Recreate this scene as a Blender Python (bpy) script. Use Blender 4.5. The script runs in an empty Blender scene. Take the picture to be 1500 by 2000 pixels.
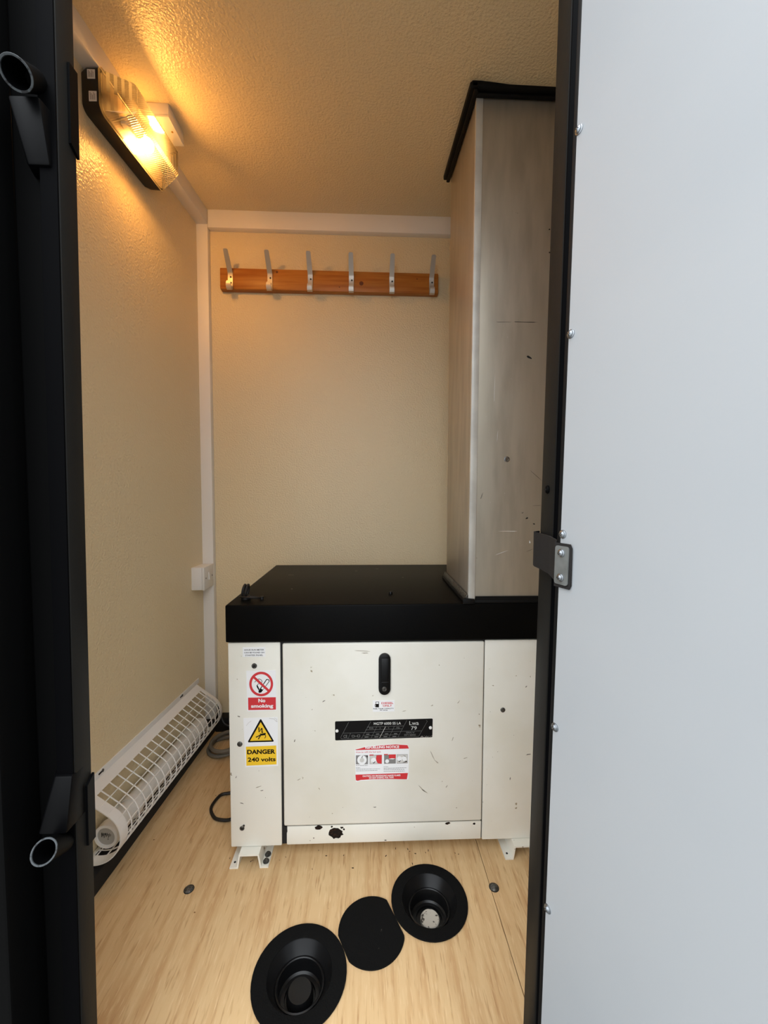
import bpy, bmesh, math, random
from math import sin, cos, pi, radians, sqrt, atan2
from mathutils import Vector, Matrix
random.seed(7)
sc = bpy.context.scene
C = sc.collection

# ------------------------------------------------------------------ camera
yaw, pitch, roll = radians(2.2594), radians(2.8577), radians(0.209)
fw = Vector((sin(yaw)*cos(pitch), cos(yaw)*cos(pitch), -sin(pitch)))
rt = Vector((cos(yaw), -sin(yaw), 0)); up = rt.cross(fw)
rt2 = rt*cos(roll)+up*sin(roll); up2 = -rt*sin(roll)+up*cos(roll)
cd = bpy.data.cameras.new('camera'); cam = bpy.data.objects.new('camera', cd); C.objects.link(cam)
cam.matrix_world = Matrix(((rt2.x, up2.x, -fw.x, 0), (rt2.y, up2.y, -fw.y, 0), (rt2.z, up2.z, -fw.z, 1.02), (0, 0, 0, 1)))
cd.sensor_fit = 'VERTICAL'; cd.sensor_height = 24.0; cd.sensor_width = 18.0
cd.lens = 780/2000*24.0; cd.clip_start = 0.01
sc.camera = cam

# ------------------------------------------------------------------ sky, exposure
w = bpy.data.worlds.new('overcast_sky'); sc.world = w; w.use_nodes = True
bg = w.node_tree.nodes['Background']
bg.inputs[0].default_value = (0.90, 0.95, 1.0, 1)
SKY = 5.45      # plain overcast sky: three times brighter overhead than at the horizon
wn, wl = w.node_tree.nodes, w.node_tree.links
wt = wn.new('ShaderNodeTexCoord'); wx = wn.new('ShaderNodeSeparateXYZ'); wr = wn.new('ShaderNodeMapRange')
wl.new(wt.outputs['Generated'], wx.inputs[0]); wl.new(wx.outputs['Z'], wr.inputs['Value'])
wr.inputs['From Min'].default_value = 0; wr.inputs['From Max'].default_value = 1; wr.inputs['To Min'].default_value = SKY/3; wr.inputs['To Max'].default_value = SKY
wl.new(wr.outputs['Result'], bg.inputs[1])
sc.view_settings.view_transform = 'Standard'; sc.view_settings.look = 'None'
sc.view_settings.gamma = 1; sc.view_settings.use_curve_mapping = False
sc.view_settings.exposure = 0.0
BULB = 315.0

# ------------------------------------------------------------------ materials
def lin(c):
    return tuple(((v/255/12.92) if v/255 <= .04045 else ((v/255+.055)/1.055)**2.4) for v in c)
MATS = {}
def mat(name, rgb, rough=.5, metal=0, spec=.5, bump=None, var=None, emit=None, stretch=None, spots=None):
    """rgb sRGB; bump=(scale,strength,dist); var=(scale,rgb2,lo,hi[,detail]); spots=(scale,rgb,threshold)"""
    m = bpy.data.materials.new(name); m.use_nodes = True; nt = m.node_tree; N = nt.nodes; L = nt.links
    p = N['Principled BSDF']
    p.inputs['Base Color'].default_value = (*lin(rgb), 1); p.inputs['Roughness'].default_value = rough
    p.inputs['Metallic'].default_value = metal; p.inputs['Specular IOR Level'].default_value = spec
    tc = N.new('ShaderNodeTexCoord'); mp = N.new('ShaderNodeMapping'); L.new(tc.outputs['Object'], mp.inputs[0])
    if stretch: mp.inputs['Scale'].default_value = stretch
    col = None
    def ramp(scale, lo, hi, detail=4, plain=False):
        n = N.new('ShaderNodeTexNoise'); n.inputs['Scale'].default_value = scale; n.inputs['Detail'].default_value = detail
        L.new((tc.outputs['Object'] if plain else mp.outputs[0]), n.inputs['Vector'])
        r = N.new('ShaderNodeMapRange'); r.inputs['From Min'].default_value = lo; r.inputs['From Max'].default_value = hi
        L.new(n.outputs['Fac'], r.inputs['Value']); return r.outputs['Result']
    def mix(a, b, f):
        x = N.new('ShaderNodeMix'); x.data_type = 'RGBA'
        for s, v in ((6, a), (7, b)):
            if isinstance(v, tuple): x.inputs[s].default_value = (*lin(v), 1)
            else: L.new(v, x.inputs[s])
        L.new(f, x.inputs[0]); return x.outputs[2]
    if var:
        vs = var if isinstance(var, list) else [var]
        col = rgb
        for v in vs: col = mix(col, v[1], ramp(v[0], v[2], v[3], *(v[4:5])))
    if spots:
        sp = spots if isinstance(spots, list) else [spots]
        for s in sp: col = mix(col if col is not None else rgb, s[1], ramp(s[0], s[2], s[2]+.02, 3, True))
    if col is not None: L.new(col, p.inputs['Base Color'])
    if bump:
        n = N.new('ShaderNodeTexNoise'); n.inputs['Scale'].default_value = bump[0]; n.inputs['Detail'].default_value = 2.5
        L.new(tc.outputs['Object'] if len(bump) < 4 else mp.outputs[0], n.inputs['Vector'])
        b = N.new('ShaderNodeBump'); b.inputs['Strength'].default_value = bump[1]; b.inputs['Distance'].default_value = bump[2]
        L.new(n.outputs['Fac'], b.inputs['Height']); L.new(b.outputs[0], p.inputs['Normal'])
    if emit:
        p.inputs['Emission Color'].default_value = (*emit[0], 1); p.inputs['Emission Strength'].default_value = emit[1]
    MATS[name] = m; return m

mat('wall_cream', (231, 213, 175), .31, spec=.5, bump=(165, 1.0, .0026))
mat('trim_white', (240, 236, 230), .45, bump=(60, .05, .001))
mat('plywood', (212, 180, 134), .55, spec=.3, stretch=(42, 3.6, 42),
    var=[(1.1, (196, 158, 112), .46, .66, 7), (4.2, (176, 137, 93), .56, .74, 6), (7, (222, 194, 150), .56, .76, 5)],
    bump=(3, .15, .001, 1), spots=[(34, (132, 96, 58), .745)])
mat('post_steel_lit', (30, 29, 27), .5, spec=.1, bump=(220, .12, .0006))  # black post paint, lightened to stand in for light on the inner faces
mat('seal_shade_black', (4, 4, 5), .7, spec=.03)  # near-black tone that paints shade onto the post fronts
mat('black_steel', (8, 8, 8), .55, spec=.05, bump=(220, .12, .0006))
mat('black_gloss', (6, 6, 7), .42, spec=.10, bump=(160, .15, .0006))
mat('worn_steel', (62, 66, 68), .5, spec=.3, var=(160, (28, 29, 30), .5, .6))
mat('plate_zinc', (132, 135, 133), .45, metal=.6, var=(60, (118, 121, 119), .4, .65))
mat('black_lid', (9, 9, 9), .42, spec=.06, bump=(420, .3, .0006), var=(9, (12, 11, 10), .45, .7))
mat('rubber', (8, 8, 8), .6, spec=.2)
mat('rubber_shiny', (6, 6, 7), .33, spec=.3)
mat('socket_black', (13, 13, 14), .36, spec=.35, bump=(120, .06, .0006))
mat('grip_black', (14, 14, 14), .9, spec=.1, bump=(420, .8, .0012), spots=(70, (70, 66, 60), .74))
mat('lining_white', (167, 170, 172), .5, spec=.3, bump=(300, .06, .0005), var=(2.2, (161, 165, 168), .4, .65))
mat('cream_steel', (229, 226, 215), .42, spec=.45, bump=(260, .14, .0006),
    var=[(6, (222, 218, 204), .45, .7)], spots=[(42, (150, 138, 112), .725), (120, (120, 108, 88), .75)])
mat('gap_dark', (16, 15, 14), .8)
mat('zinc', (158, 163, 168), .34, metal=1, var=(40, (150, 154, 158), .4, .65))
mat('dull_steel', (108, 107, 102), .5, metal=.7, var=(200, (70, 68, 64), .4, .6))
mat('galvanised', (188, 179, 163), .40, metal=.55, stretch=(5, 5, .9),
    var=[(6, (172, 163, 148), .40, .66, 7), (1.3, (178, 169, 152), .45, .7, 4)], bump=(90, .05, .0006, 1),
    spots=[(60, (98, 92, 84), .76), (150, (200, 194, 182), .745)])
mat('galv_edge', (218, 216, 208), .42, metal=.35, var=(12, (196, 193, 186), .4, .7))
mat('pine', (188, 122, 52), .38, spec=.45, stretch=(2.2, 40, 40), var=[(2, (168, 98, 36), .42, .66, 5)])
mat('pine_knot', (104, 52, 18), .5)
mat('aluminium', (206, 200, 192), .38, metal=.75)
mat('white_plastic', (232, 230, 226), .4)
mat('heater_white', (224, 224, 220), .4)
mat('label_grey', (168, 165, 158), .55)
mat('lamp_base', (22, 18, 15), .45)
mat('lamp_reflector', (108, 90, 68), .5)
mat('bulb_glow', (255, 220, 170), .3, emit=((1.0, .47, .105), BULB))
mat('brass', (190, 150, 80), .35, metal=.9)
mat('sticker_white', (236, 236, 236), .5); mat('sticker_red', (205, 48, 54), .5); mat('sticker_yellow', (240, 196, 40), .5)
mat('ink_black', (14, 13, 13), .5, spec=.15); mat('ink_grey', (128, 126, 124), .55); mat('ink_pale', (205, 202, 196), .55)
mat('plate_line', (120, 120, 118), .45); mat('plate_text', (200, 200, 196), .4)
mat('rust', (30, 24, 20), .85, spec=.1, var=(220, (66, 42, 28), .55, .7))
mat('scuff', (168, 160, 144), .6); mat('scuff_dark', (112, 106, 96), .7)
mat('webbing', (36, 34, 33), .85, spec=.2, bump=(900, .6, .001))
mat('cable_grey', (112, 106, 94), .55); mat('cable_black', (20, 18, 17), .5)
mat('bolt_disc', (196, 190, 178), .5, var=(90, (70, 66, 60), .56, .6))
mat('concrete', (120, 118, 114), .9, var=(3, (104, 102, 99), .4, .65), bump=(40, .2, .003))
# clear ribbed polycarbonate: mostly see-through, a little tinted scatter and gloss; the ribs scatter more; the nearly opaque top is added to dim the ceiling
for nm, sca, tint in (('clear_lens', .08, 1), ('lens_rib', .22, .8), ('lens_top_dimmer', .95, .12), ('lens_top_dimmer_rib', .95, .22)):
    m = bpy.data.materials.new(nm); m.use_nodes = True; nt = m.node_tree; nt.nodes.clear()
    o = nt.nodes.new('ShaderNodeOutputMaterial'); t = nt.nodes.new('ShaderNodeBsdfTransparent'); g = nt.nodes.new('ShaderNodeBsdfGlossy')
    tl = nt.nodes.new('ShaderNodeBsdfTranslucent'); m1 = nt.nodes.new('ShaderNodeMixShader'); m2 = nt.nodes.new('ShaderNodeMixShader')
    t.inputs[0].default_value = (.97, .95, .9, 1) if nm == 'clear_lens' else (.74, .70, .62, 1); tl.inputs[0].default_value = (.88*tint, .84*tint, .76*tint, 1); g.inputs['Roughness'].default_value = .12
    m1.inputs[0].default_value = sca; m2.inputs[0].default_value = .09
    nt.links.new(t.outputs[0], m1.inputs[1]); nt.links.new(tl.outputs[0], m1.inputs[2])
    nt.links.new(m1.outputs[0], m2.inputs[1]); nt.links.new(g.outputs[0], m2.inputs[2]); nt.links.new(m2.outputs[0], o.inputs[0])
    MATS[nm] = m

# ------------------------------------------------------------------ mesh helpers
class B:
    def __init__(s, m): s.bm = bmesh.new(); s.slots = []; s.use(m)
    def use(s, m):
        if m not in s.slots: s.slots.append(m)
        s.i = s.slots.index(m); return s
    def _new(s, f0):
        s.bm.faces.ensure_lookup_table()
        for f in list(s.bm.faces)[f0:]: f.material_index = s.i
        return s
    def hexa(s, p, bev=0, seg=2):
        """8 points: bottom ring 0-3 counter-clockwise, top ring 4-7"""
        f0 = len(s.bm.faces); v = [s.bm.verts.new(Vector(q)) for q in p]
        fs = [s.bm.faces.new([v[i] for i in k]) for k in ((3, 2, 1, 0), (4, 5, 6, 7), (0, 1, 5, 4), (1, 2, 6, 5), (2, 3, 7, 6), (3, 0, 4, 7))]
        if bev:
            es = list({e for f in fs for e in f.edges})
            bmesh.ops.bevel(s.bm, geom=es, offset=bev, segments=seg, profile=.5, affect='EDGES', clamp_overlap=True)
        return s._new(f0)
    def box(s, x0, x1, y0, y1, z0, z1, bev=0, seg=2):
        return s.hexa([(x0, y0, z0), (x1, y0, z0), (x1, y1, z0), (x0, y1, z0), (x0, y0, z1), (x1, y0, z1), (x1, y1, z1), (x0, y1, z1)], bev, seg)
    def prism(s, pts, d, both=True):
        """polygon pts (3-D, planar) extruded by vector d"""
        f0 = len(s.bm.faces); d = Vector(d); n = len(pts)
        a = [s.bm.verts.new(Vector(p)) for p in pts]; b = [s.bm.verts.new(Vector(p)+d) for p in pts]
        s.bm.faces.new(a); s.bm.faces.new(b[::-1])
        for i in range(n): s.bm.faces.new((a[i], b[i], b[(i+1) % n], a[(i+1) % n])[::-1])
        return s._new(f0)
    def poly(s, pts):
        f0 = len(s.bm.faces); s.bm.faces.new([s.bm.verts.new(Vector(p)) for p in pts]); return s._new(f0)
    def lathe(s, prof, c, ax=(0, 0, 1), n=24, closed=False):
        """prof [(r,h)] turned about axis ax through c"""
        f0 = len(s.bm.faces); c = Vector(c); ax = Vector(ax).normalized()
        u = ax.orthogonal().normalized(); v = ax.cross(u); rings = []
        for r, h in prof:
            if r < 1e-7: rings.append([s.bm.verts.new(c+ax*h)])
            else: rings.append([s.bm.verts.new(c+ax*h+(u*cos(2*pi*k/n)+v*sin(2*pi*k/n))*r) for k in range(n)])
        prs = list(zip(rings, rings[1:]))
        if closed: prs.append((rings[-1], rings[0]))
        for a, b in prs:
            for k in range(n):
                q = [a[k % len(a)], a[(k+1) % len(a)], b[(k+1) % len(b)], b[k % len(b)]]
                q2 = []
                for x in q:
                    if x not in q2: q2.append(x)
                if len(q2) > 2: s.bm.faces.new(q2)
        return s._new(f0)
    def tube(s, path, r, n=8, cyc=False):
        f0 = len(s.bm.faces); P = [Vector(p) for p in path]; m = len(P); rings = []; u = None
        for i in range(m):
            t = (P[(i+1) % m]-P[i-1]) if cyc else (P[min(i+1, m-1)]-P[max(i-1, 0)])
            t.normalize()
            if u is None: u = t.orthogonal().normalized()
            u = (u-t*u.dot(t)).normalized(); v = t.cross(u)
            rr = r[i] if isinstance(r, (list, tuple)) else r
            rings.append([s.bm.verts.new(P[i]+(u*cos(2*pi*k/n)+v*sin(2*pi*k/n))*rr) for k in range(n)])
        for a, b in zip(rings, rings[1:]+([rings[0]] if cyc else [])):
            for k in range(n): s.bm.faces.new((a[k], a[(k+1) % n], b[(k+1) % n], b[k]))
        if not cyc: s.bm.faces.new(rings[0][::-1]); s.bm.faces.new(rings[-1])
        return s._new(f0)
    def text(s, body, mp, x0, y0, x1, y1, bold=0.0):
        """flat lettering fitted into a rectangle; mp maps (x,y) to a 3-D point"""
        cu = bpy.data.curves.new('lettering', 'FONT'); cu.body = body; cu.size = 1; cu.offset = bold; cu.resolution_u = 3
        ob = bpy.data.objects.new('lettering', cu); C.objects.link(ob)
        dg = bpy.context.evaluated_depsgraph_get(); me = ob.evaluated_get(dg).to_mesh()
        vs = [v.co.copy() for v in me.vertices]; fs = [list(p.vertices) for p in me.polygons]
        ob.evaluated_get(dg).to_mesh_clear(); bpy.data.objects.remove(ob); bpy.data.curves.remove(cu)
        if not vs: return s
        ax, bx = min(v.x for v in vs), max(v.x for v in vs); ay, by = min(v.y for v in vs), max(v.y for v in vs)
        f0 = len(s.bm.faces)
        nv = [s.bm.verts.new(mp(x0+(v.x-ax)/(bx-ax)*(x1-x0), y1-(v.y-ay)/(by-ay)*(y1-y0))) for v in vs]
        for f in fs:
            try: s.bm.faces.new([nv[k] for k in f])
            except ValueError: pass
        return s._new(f0)

ORG = {}
def obj(name, b, parent=None, org=None, smooth=35, **props):
    bm = b.bm; bm.normal_update()
    o = Vector(ORG[parent.name]) if parent else Vector(org if org is not None else (0, 0, 0))
    if o.length: bmesh.ops.translate(bm, verts=bm.verts, vec=-o)
    if smooth:
        for f in bm.faces: f.smooth = True
        lim = radians(smooth)
        for e in bm.edges:
            if len(e.link_faces) != 2 or e.calc_face_angle(9) > lim: e.smooth = False
    me = bpy.data.meshes.new(name); bm.to_mesh(me); bm.free()
    for k in b.slots: me.materials.append(MATS[k])
    ob = bpy.data.objects.new(name, me); C.objects.link(ob)
    if parent: ob.parent = parent
    else: ob.location = o
    ORG[ob.name] = o
    for k, v in props.items(): ob[k] = v
    return ob
def thing(name, label, cat, loc, group=None):
    e = bpy.data.objects.new(name, None); C.objects.link(e); e.location = loc; e.empty_display_size = .05
    e['label'] = label; e['category'] = cat
    if group: e['group'] = group
    ORG[e.name] = Vector(loc); return e
def dup(o, delta, parent=None):
    """copy of a part (and its own parts) shifted by delta"""
    c = o.copy(); C.objects.link(c); c.parent = parent if parent else o.parent
    c.location = o.location+Vector(delta); ORG[c.name] = ORG[o.name]
    for ch in list(o.children):
        d = ch.copy(); C.objects.link(d); d.parent = c; ORG[d.name] = ORG[ch.name]
    return c
S = dict(kind='structure')
def screw_profile(r, h): return [(r, 0), (r, h*.25), (r*.86, h*.35), (r*.8, h*.6), (r*.55, h*.92), (0, h)]
def cross(b, c, ax, up_, r, t):
    """dark cross recess on a screw head"""
    ax = Vector(ax).normalized(); u = Vector(up_); u = (u-ax*u.dot(ax)).normalized(); v = ax.cross(u); c = Vector(c)
    for p, q in ((u, v), (v, u)): b.prism([c+p*r+q*t, c-p*r+q*t, c-p*r-q*t, c+p*r-q*t], ax*.0003)
    return b

# ------------------------------------------------------------------ room shell
YB = 1.715
def zc(y, x=.3): return 2.15-.09*(1.688-y)/.698*min(1.1, max(0, (x+.65)/.93))   # ceiling sags slightly towards the door on the right
def xl(y, z=0): return -.692-.041*(1.70-y)/.70   # left wall runs very slightly askew
Y0 = .60
b = B('concrete'); b.box(-7, 7, -7, 6, -.40, -.32); obj('ground', b, smooth=0, label='grey concrete ground outside the doorway', category='ground', **S)

# left wall as a thin slab following the bow
b = B('wall_cream')
q = [(xl(Y0, 0), Y0, -.02), (xl(Y0, 2.1), Y0, 2.2), (xl(YB+.06, 2.1), YB+.06, 2.2), (xl(YB+.06, 0), YB+.06, -.02)]
ys = [Y0+(YB+.06-Y0)*k/6 for k in range(7)]; zs = [-.02+2.22*k/8 for k in range(9)]
fr = [[b.bm.verts.new((xl(y, z), y, z)) for z in zs] for y in ys]; bk = [[b.bm.verts.new((xl(y, z)-.05, y, z)) for z in zs] for y in ys]
for i in range(6):
    for j in range(8):
        b.bm.faces.new((fr[i][j], fr[i+1][j], fr[i+1][j+1], fr[i][j+1])[::-1]); b.bm.faces.new((bk[i][j], bk[i+1][j], bk[i+1][j+1], bk[i][j+1]))
obj('wall_left', b, label='cream stippled left wall panel under the lamp', category='wall', **S)
b = B('wall_cream'); b.box(-.78, .95, YB, YB+.05, -.02, 2.25); obj('wall_back', b, smooth=0, label='cream stippled back wall behind the coat rack', category='wall', **S)
b = B('wall_cream'); b.box(.88, .93, Y0, YB+.05, -.02, 2.25); obj('wall_right', b, smooth=0, label='cream right wall hidden behind the duct', category='wall', **S)
b = B('wall_cream'); G = []
for i in range(9):
    y = .605+1.175*i/8; G.append([[b.bm.verts.new((x, y, z)) for x in [-.82+1.77*k/12 for k in range(13)] for z in [zc(y, x)]], [b.bm.verts.new((-.82+1.77*k/12, y, 2.34)) for k in range(13)]])
for p, q_ in zip(G, G[1:]):
    for k in range(12): b.bm.faces.new((p[0][k], q_[0][k], q_[0][k+1], p[0][k+1])); b.bm.faces.new((p[1][k], p[1][k+1], q_[1][k+1], q_[1][k]))
obj('ceiling', b, smooth=30, label='cream stippled ceiling panel', category='ceiling', **S)

# floor: two plywood sheets, the left one cut for the two sockets
RS = [((.154, .944), .095), ((-.143, .800), .099)]
HOLE = .069
def sheet(outer, holes, z0, z1):
    b = B('plywood'); bm = b.bm; es = []
    loops = [[bm.verts.new((x, y, z1)) for x, y in outer]]
    for (cx, cy), r in holes: loops.append([bm.verts.new((cx+r*cos(2*pi*k/40), cy+r*sin(2*pi*k/40), z1)) for k in range(40)])
    for l in loops:
        for i in range(len(l)): es.append(bm.edges.new((l[i], l[(i+1) % len(l)])))
    bmesh.ops.triangle_fill(bm, use_beauty=True, use_dissolve=False, edges=es)
    r = bmesh.ops.extrude_face_region(bm, geom=list(bm.faces))
    bmesh.ops.translate(bm, verts=[v for v in r['geom'] if isinstance(v, bmesh.types.BMVert)], vec=(0, 0, z0-z1))
    bmesh.ops.recalc_face_normals(bm, faces=bm.faces); return b
fl = thing('floor', 'plywood floor with a seam on the right and two round cut-outs', 'floor', (0, 1.1, 0)); fl['kind'] = 'structure'
obj('plywood_sheet', sheet([(-.80, .59), (.3166, .59), (.3166, 1.73), (-.80, 1.73)], [(c, HOLE) for c, r in RS], -.018, 0), fl, smooth=0)
obj('plywood_sheet', sheet([(.3184, .59), (.90, .59), (.90, 1.73), (.3184, 1.73)], [], -.018, -.0005), fl, smooth=0)
b = B('gap_dark'); b.box(.30, .34, .60, 1.72, -.03, -.0186); obj('floor_joist', b, fl, smooth=0)

# white box trims
TH = .057
b = B('trim_white'); q = [(xl(y)+d, y, 2.15-h) for h in (TH, -.003) for y, d in ((.62, -.006), (.62, .0445), (1.689, .0445), (1.689, -.006))]
b.hexa([(xl(.62)-.006, .62, 2.15-TH), (xl(.62)+.0445, .62, 2.15-TH), (xl(1.689)+.0445, 1.689, 2.15-TH), (xl(1.689)-.006, 1.689, 2.15-TH), (xl(.62)-.006, .62, 2.152), (xl(.62)+.0445, .62, 2.152), (xl(1.689)+.0445, 1.689, 2.152), (xl(1.689)-.006, 1.689, 2.152)], .002)
obj('trim_1', b, label='white box trim along the left wall and ceiling', category='trim', **S)
b = B('trim_white'); b.box(-.648, .88, 1.688, YB+.002, 2.0815, 2.152, .002); obj('trim_2', b, label='white box trim along the back wall and ceiling', category='trim', **S)
b = B('trim_white'); b.box(-.71, -.6485, 1.6885, YB+.002, .0, 2.1005, .002)
obj('trim_3', b, label='white upright trim in the corner of the back wall', category='trim', **S)
b = B('gap_dark')
b.hexa([(-.76, .62, 0), (-.7045, .62, 0), (-.648, 1.687, 0), (-.71, 1.687, 0), (-.76, .62, .050), (-.7045, .62, .050), (-.648, 1.687, .050), (-.71, 1.687, .050)], .003)
obj('baseboard_left', b, label='black skirting under the tubular heater', category='skirting', **S)
b = B('gap_dark'); b.box(-.647, .87, 1.672, YB, 0, .062, .003); obj('baseboard_back', b, label='black skirting at the foot of the back wall', category='skirting', **S)

# front wall round the doorway
b = B('wall_cream')
b.box(-.82, -.480, .598, .64, -.02, 2.2); b.box(.36, .95, .598, .64, -.02, 2.2); b.box(-.480, .36, .598, .64, 1.99, 2.2)
wf = obj('wall_front', b, smooth=0, label='front wall with black steel facing round the doorway', category='wall', **S)
b = B('black_steel'); b.box(-1.5, -.433, .575, .597, -.30, 2.36); obj('facing_panel', b, wf, smooth=0)
b = B('black_steel'); b.box(.362, 1.5, .575, .597, -.30, 2.36); obj('facing_panel', b, wf, smooth=0)
b = B('black_steel'); b.box(-.433, .362, .575, .597, 2.0, 2.36); obj('facing_panel', b, wf, smooth=0)
b = B('black_steel'); b.box(-.62, -.472, .515, .575, -.30, 2.36, .004); obj('corner_post', b, wf)

# door frame posts (they lean very slightly)
def lj(z): return -.4055+.0090*(z-1.06)
def rj(z): return .2595+.0115*(z-1.06)
def post(x_a, x_b, y0, y1, z0, z1, bev=.0025, pm='post_steel_lit'):
    b = B(pm)
    b.hexa([(x_a(z0), y0, z0), (x_b(z0), y0, z0), (x_b(z0), y1, z0), (x_a(z0), y1, z0), (x_a(z1), y0, z1), (x_b(z1), y0, z1), (x_b(z1), y1, z1), (x_a(z1), y1, z1)], bev)
    return b
t4 = obj('trim_4', post(lambda z: lj(z)-.0235, lj, .557, .590, -.02, 1.985), label='black steel left door post with lock tubes', category='door post', **S)
t5 = obj('trim_5', post(rj, lambda z: rj(z)+.10, .549, .590, -.02, 1.985), label='black steel right door post beside the open door', category='door post', **S)
b = B('black_steel'); b.box(-.43, .36, .549, .597, 1.986, 2.03, .003); obj('trim_6', b, label='black steel head rail above the doorway', category='door head', **S)
b = B('black_steel'); b.box(-.405, .249, .552, .697, -.02, .003, .0015); b.box(-.405, .249, .552, .572, -.30, -.021); obj('trim_7', b, label='black threshold plate across the doorway', category='threshold', **S)
obj('seal_shade_strip', post(lambda z: lj(z)-.0232, lambda z: lj(z)-.0012, .5545, .5568, -.02, 1.985, .0006, 'seal_shade_black'), t4, label='black strip added as painted shade on the post front')  # shade on the left post front, put in as a dark strip
obj('seal_shade_strip', post(lambda z: rj(z)+.0012, lambda z: rj(z)+.06, .5465, .5488, -.02, 1.985, .0006, 'seal_shade_black'), t5, label='black strip added as painted shade on the post front')
# lock tubes welded to the left post
def lock(zt, sgn, far, near, r):
    near, far = Vector(near), Vector(far); ax = (near-far); L_ = ax.length; ax.normalize()
    b = B('black_steel')
    b.lathe([(r*.80, 0), (r*.84, L_*.25), (r*.97, L_*.93), (r, L_*.985)], far, ax, 32); b.use('worn_steel'); b.lathe([(r, L_*.985), (r*.98, L_), (r*.86, L_), (r*.84, L_*.97)], far, ax, 32); b.use('black_gloss'); b.lathe([(r*.84, L_*.97), (r*.78, L_*.85), (r*.46, L_*.42), (r*.44, L_*.1), (0, L_*.1)], far, ax, 32)
    obj('lock_tube', b, t4)
    b = B('black_gloss'); za, zb = sorted((zt+sgn*.006, zt+sgn*.078)); zm = zb if sgn < 0 else za
    x0, x1 = -.447, -.409; k0, k1 = (.010, .0) if sgn < 0 else (0, .014)
    ya, yb = (.550, .536) if sgn < 0 else (.536, .550)
    b.hexa([(x0+k0, ya, za), (x1, ya, za), (x1, .575, za), (x0, .575, za), (x0+k1, yb, zb), (x1, yb, zb), (x1, .575, zb), (x0, .575, zb)], .003)
    obj('weld_bracket', b, t4)
lock(1.515, -1, (-.4245, .551, 1.541), (-.4155, .512, 1.511), .0168)
lock(.548, 1, (-.4240, .551, .529), (-.4165, .508, .556), .0152)
def keeper(z0, z1, cut_low):
    b = B('black_gloss'); xa, xb = lj(z0)+.0003, lj(z1)+.0003; ya, yb, c = .5745, .5895, .010
    pts = [(xa, ya, z0+c), (xa, yb, z0), (xb, yb, z1), (xb, ya, z1)] if cut_low else [(xa, ya, z0), (xa, yb, z0), (xb, yb, z1), (xb, ya, z1-c)]
    b.prism(pts, (.0035, 0, 0)); bmesh.ops.recalc_face_normals(b.bm, faces=b.bm.faces); obj('keeper_plate', b, t4, smooth=0)
keeper(1.475, 1.588, True); keeper(.503, .603, False)
b = B('black_steel'); c = Vector((rj(1.025), .568, 1.0245)); b.lathe(screw_profile(.0062, .004), c, (-1, 0, 0), 20)
b.use('gap_dark'); cross(b, c+Vector((-.0038, 0, 0)), (-1, 0, 0), (0, 0, 1), .0035, .0009); obj('frame_screw', b, t5, label='black cross-head screw')

# open door leaf, lining towards the camera
PH = radians(70); du = Vector((cos(PH), -sin(PH), 0)); dn = Vector((-sin(PH), -cos(PH), 0))
def dp(t, z, d=0): return Vector((.2225+.0145*(z-1.05), .45, z))+du*t+dn*d
d1 = thing('door_1', 'open outward door leaf with pale grey lining and edge screws', 'door', dp(.3, -.02)); d1['kind'] = 'structure'
def slab(m, t0, t1, z0, z1, n0, n1, bev):
    b = B(m); b.hexa([dp(t0, z0, n1), dp(t1, z0, n1), dp(t1, z0, n0), dp(t0, z0, n0), dp(t0, z1, n1), dp(t1, z1, n1), dp(t1, z1, n0), dp(t0, z1, n0)], bev); return b
obj('lining_panel', slab('lining_white', 0, .66, .02, 1.97, -.0045, 0, .0008), d1, smooth=25)
obj('door_core', slab('black_steel', -.004, .665, .0, 1.985, -.05, -.0047, .002), d1)
obj('edge_seal', slab('rubber', -.0065, .001, .0, 1.985, -.012, -.0015, .001), d1)
HN = 0
def door_screw(t, z, m='zinc', d=0, parent=d1, name='lining_screw', r=.0050):
    b = B(m); c = dp(t, z, d); b.lathe([(r, 0), (r*.98, .0008), (r*.78, .0012), (r*.72, .0024), (r*.45, .0034), (0, .0037)], c, dn, 24)
    b.use('gap_dark'); cross(b, c+dn*.0033, dn, (0.12, 0, 1), r*.42, r*.085); return obj(name, b, parent)
for z in (1.627, 1.415, 1.197, .9725, .7455, .5215, .30, .08): door_screw(.0035, z)

# restraint strap
st = thing('restraint_strap', 'short black webbing strap clamped to the open door edge', 'strap', dp(.01, .935, .001))
path = [Vector((.2605, .597, .9365)), Vector((.2500, .590, .9362)), Vector((.2470, .578, .9362)), Vector((.2475, .560, .936)), Vector((.2440, .525, .9362)), Vector((.2320, .482, .9366)), dp(-.004, .937, .0022), dp(.006, .937, .0022), dp(.0168, .937, .0020), dp(.0190, .937, .0016)]
hw = [.0255]*9+[.021]
b = B('webbing'); fr = []
for i, p in enumerate(path):
    tg = (path[min(i+1, len(path)-1)]-path[max(i-1, 0)]).normalized(); nn = tg.cross(Vector((0, 0, 1))).normalized()*.0009
    h = Vector((0, 0, hw[i])); fr.append([b.bm.verts.new(q) for q in (p-h-nn, p-h+nn, p+h+nn, p+h-nn)])
for a, c in zip(fr, fr[1:]):
    for k in range(4): b.bm.faces.new((a[k], a[(k+1) % 4], c[(k+1) % 4], c[k]))
b.bm.faces.new(fr[0][::-1]); b.bm.faces.new(fr[-1]); bmesh.ops.recalc_face_normals(b.bm, faces=b.bm.faces)
obj('webbing', b, st)
b = B('plate_zinc'); rr = []
for cx, cz, a0 in ((.0135, .9565, 0), (.0005, .9565, 90), (.0005, .9185, 180), (.0135, .9185, 270)):
    for k in range(5): a = radians(a0+22.5*k); rr.append(dp(cx+.003*cos(a), cz+.003*sin(a), .0032))
b.prism(rr, dn*.0014); bmesh.ops.recalc_face_normals(b.bm, faces=b.bm.faces)
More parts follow.
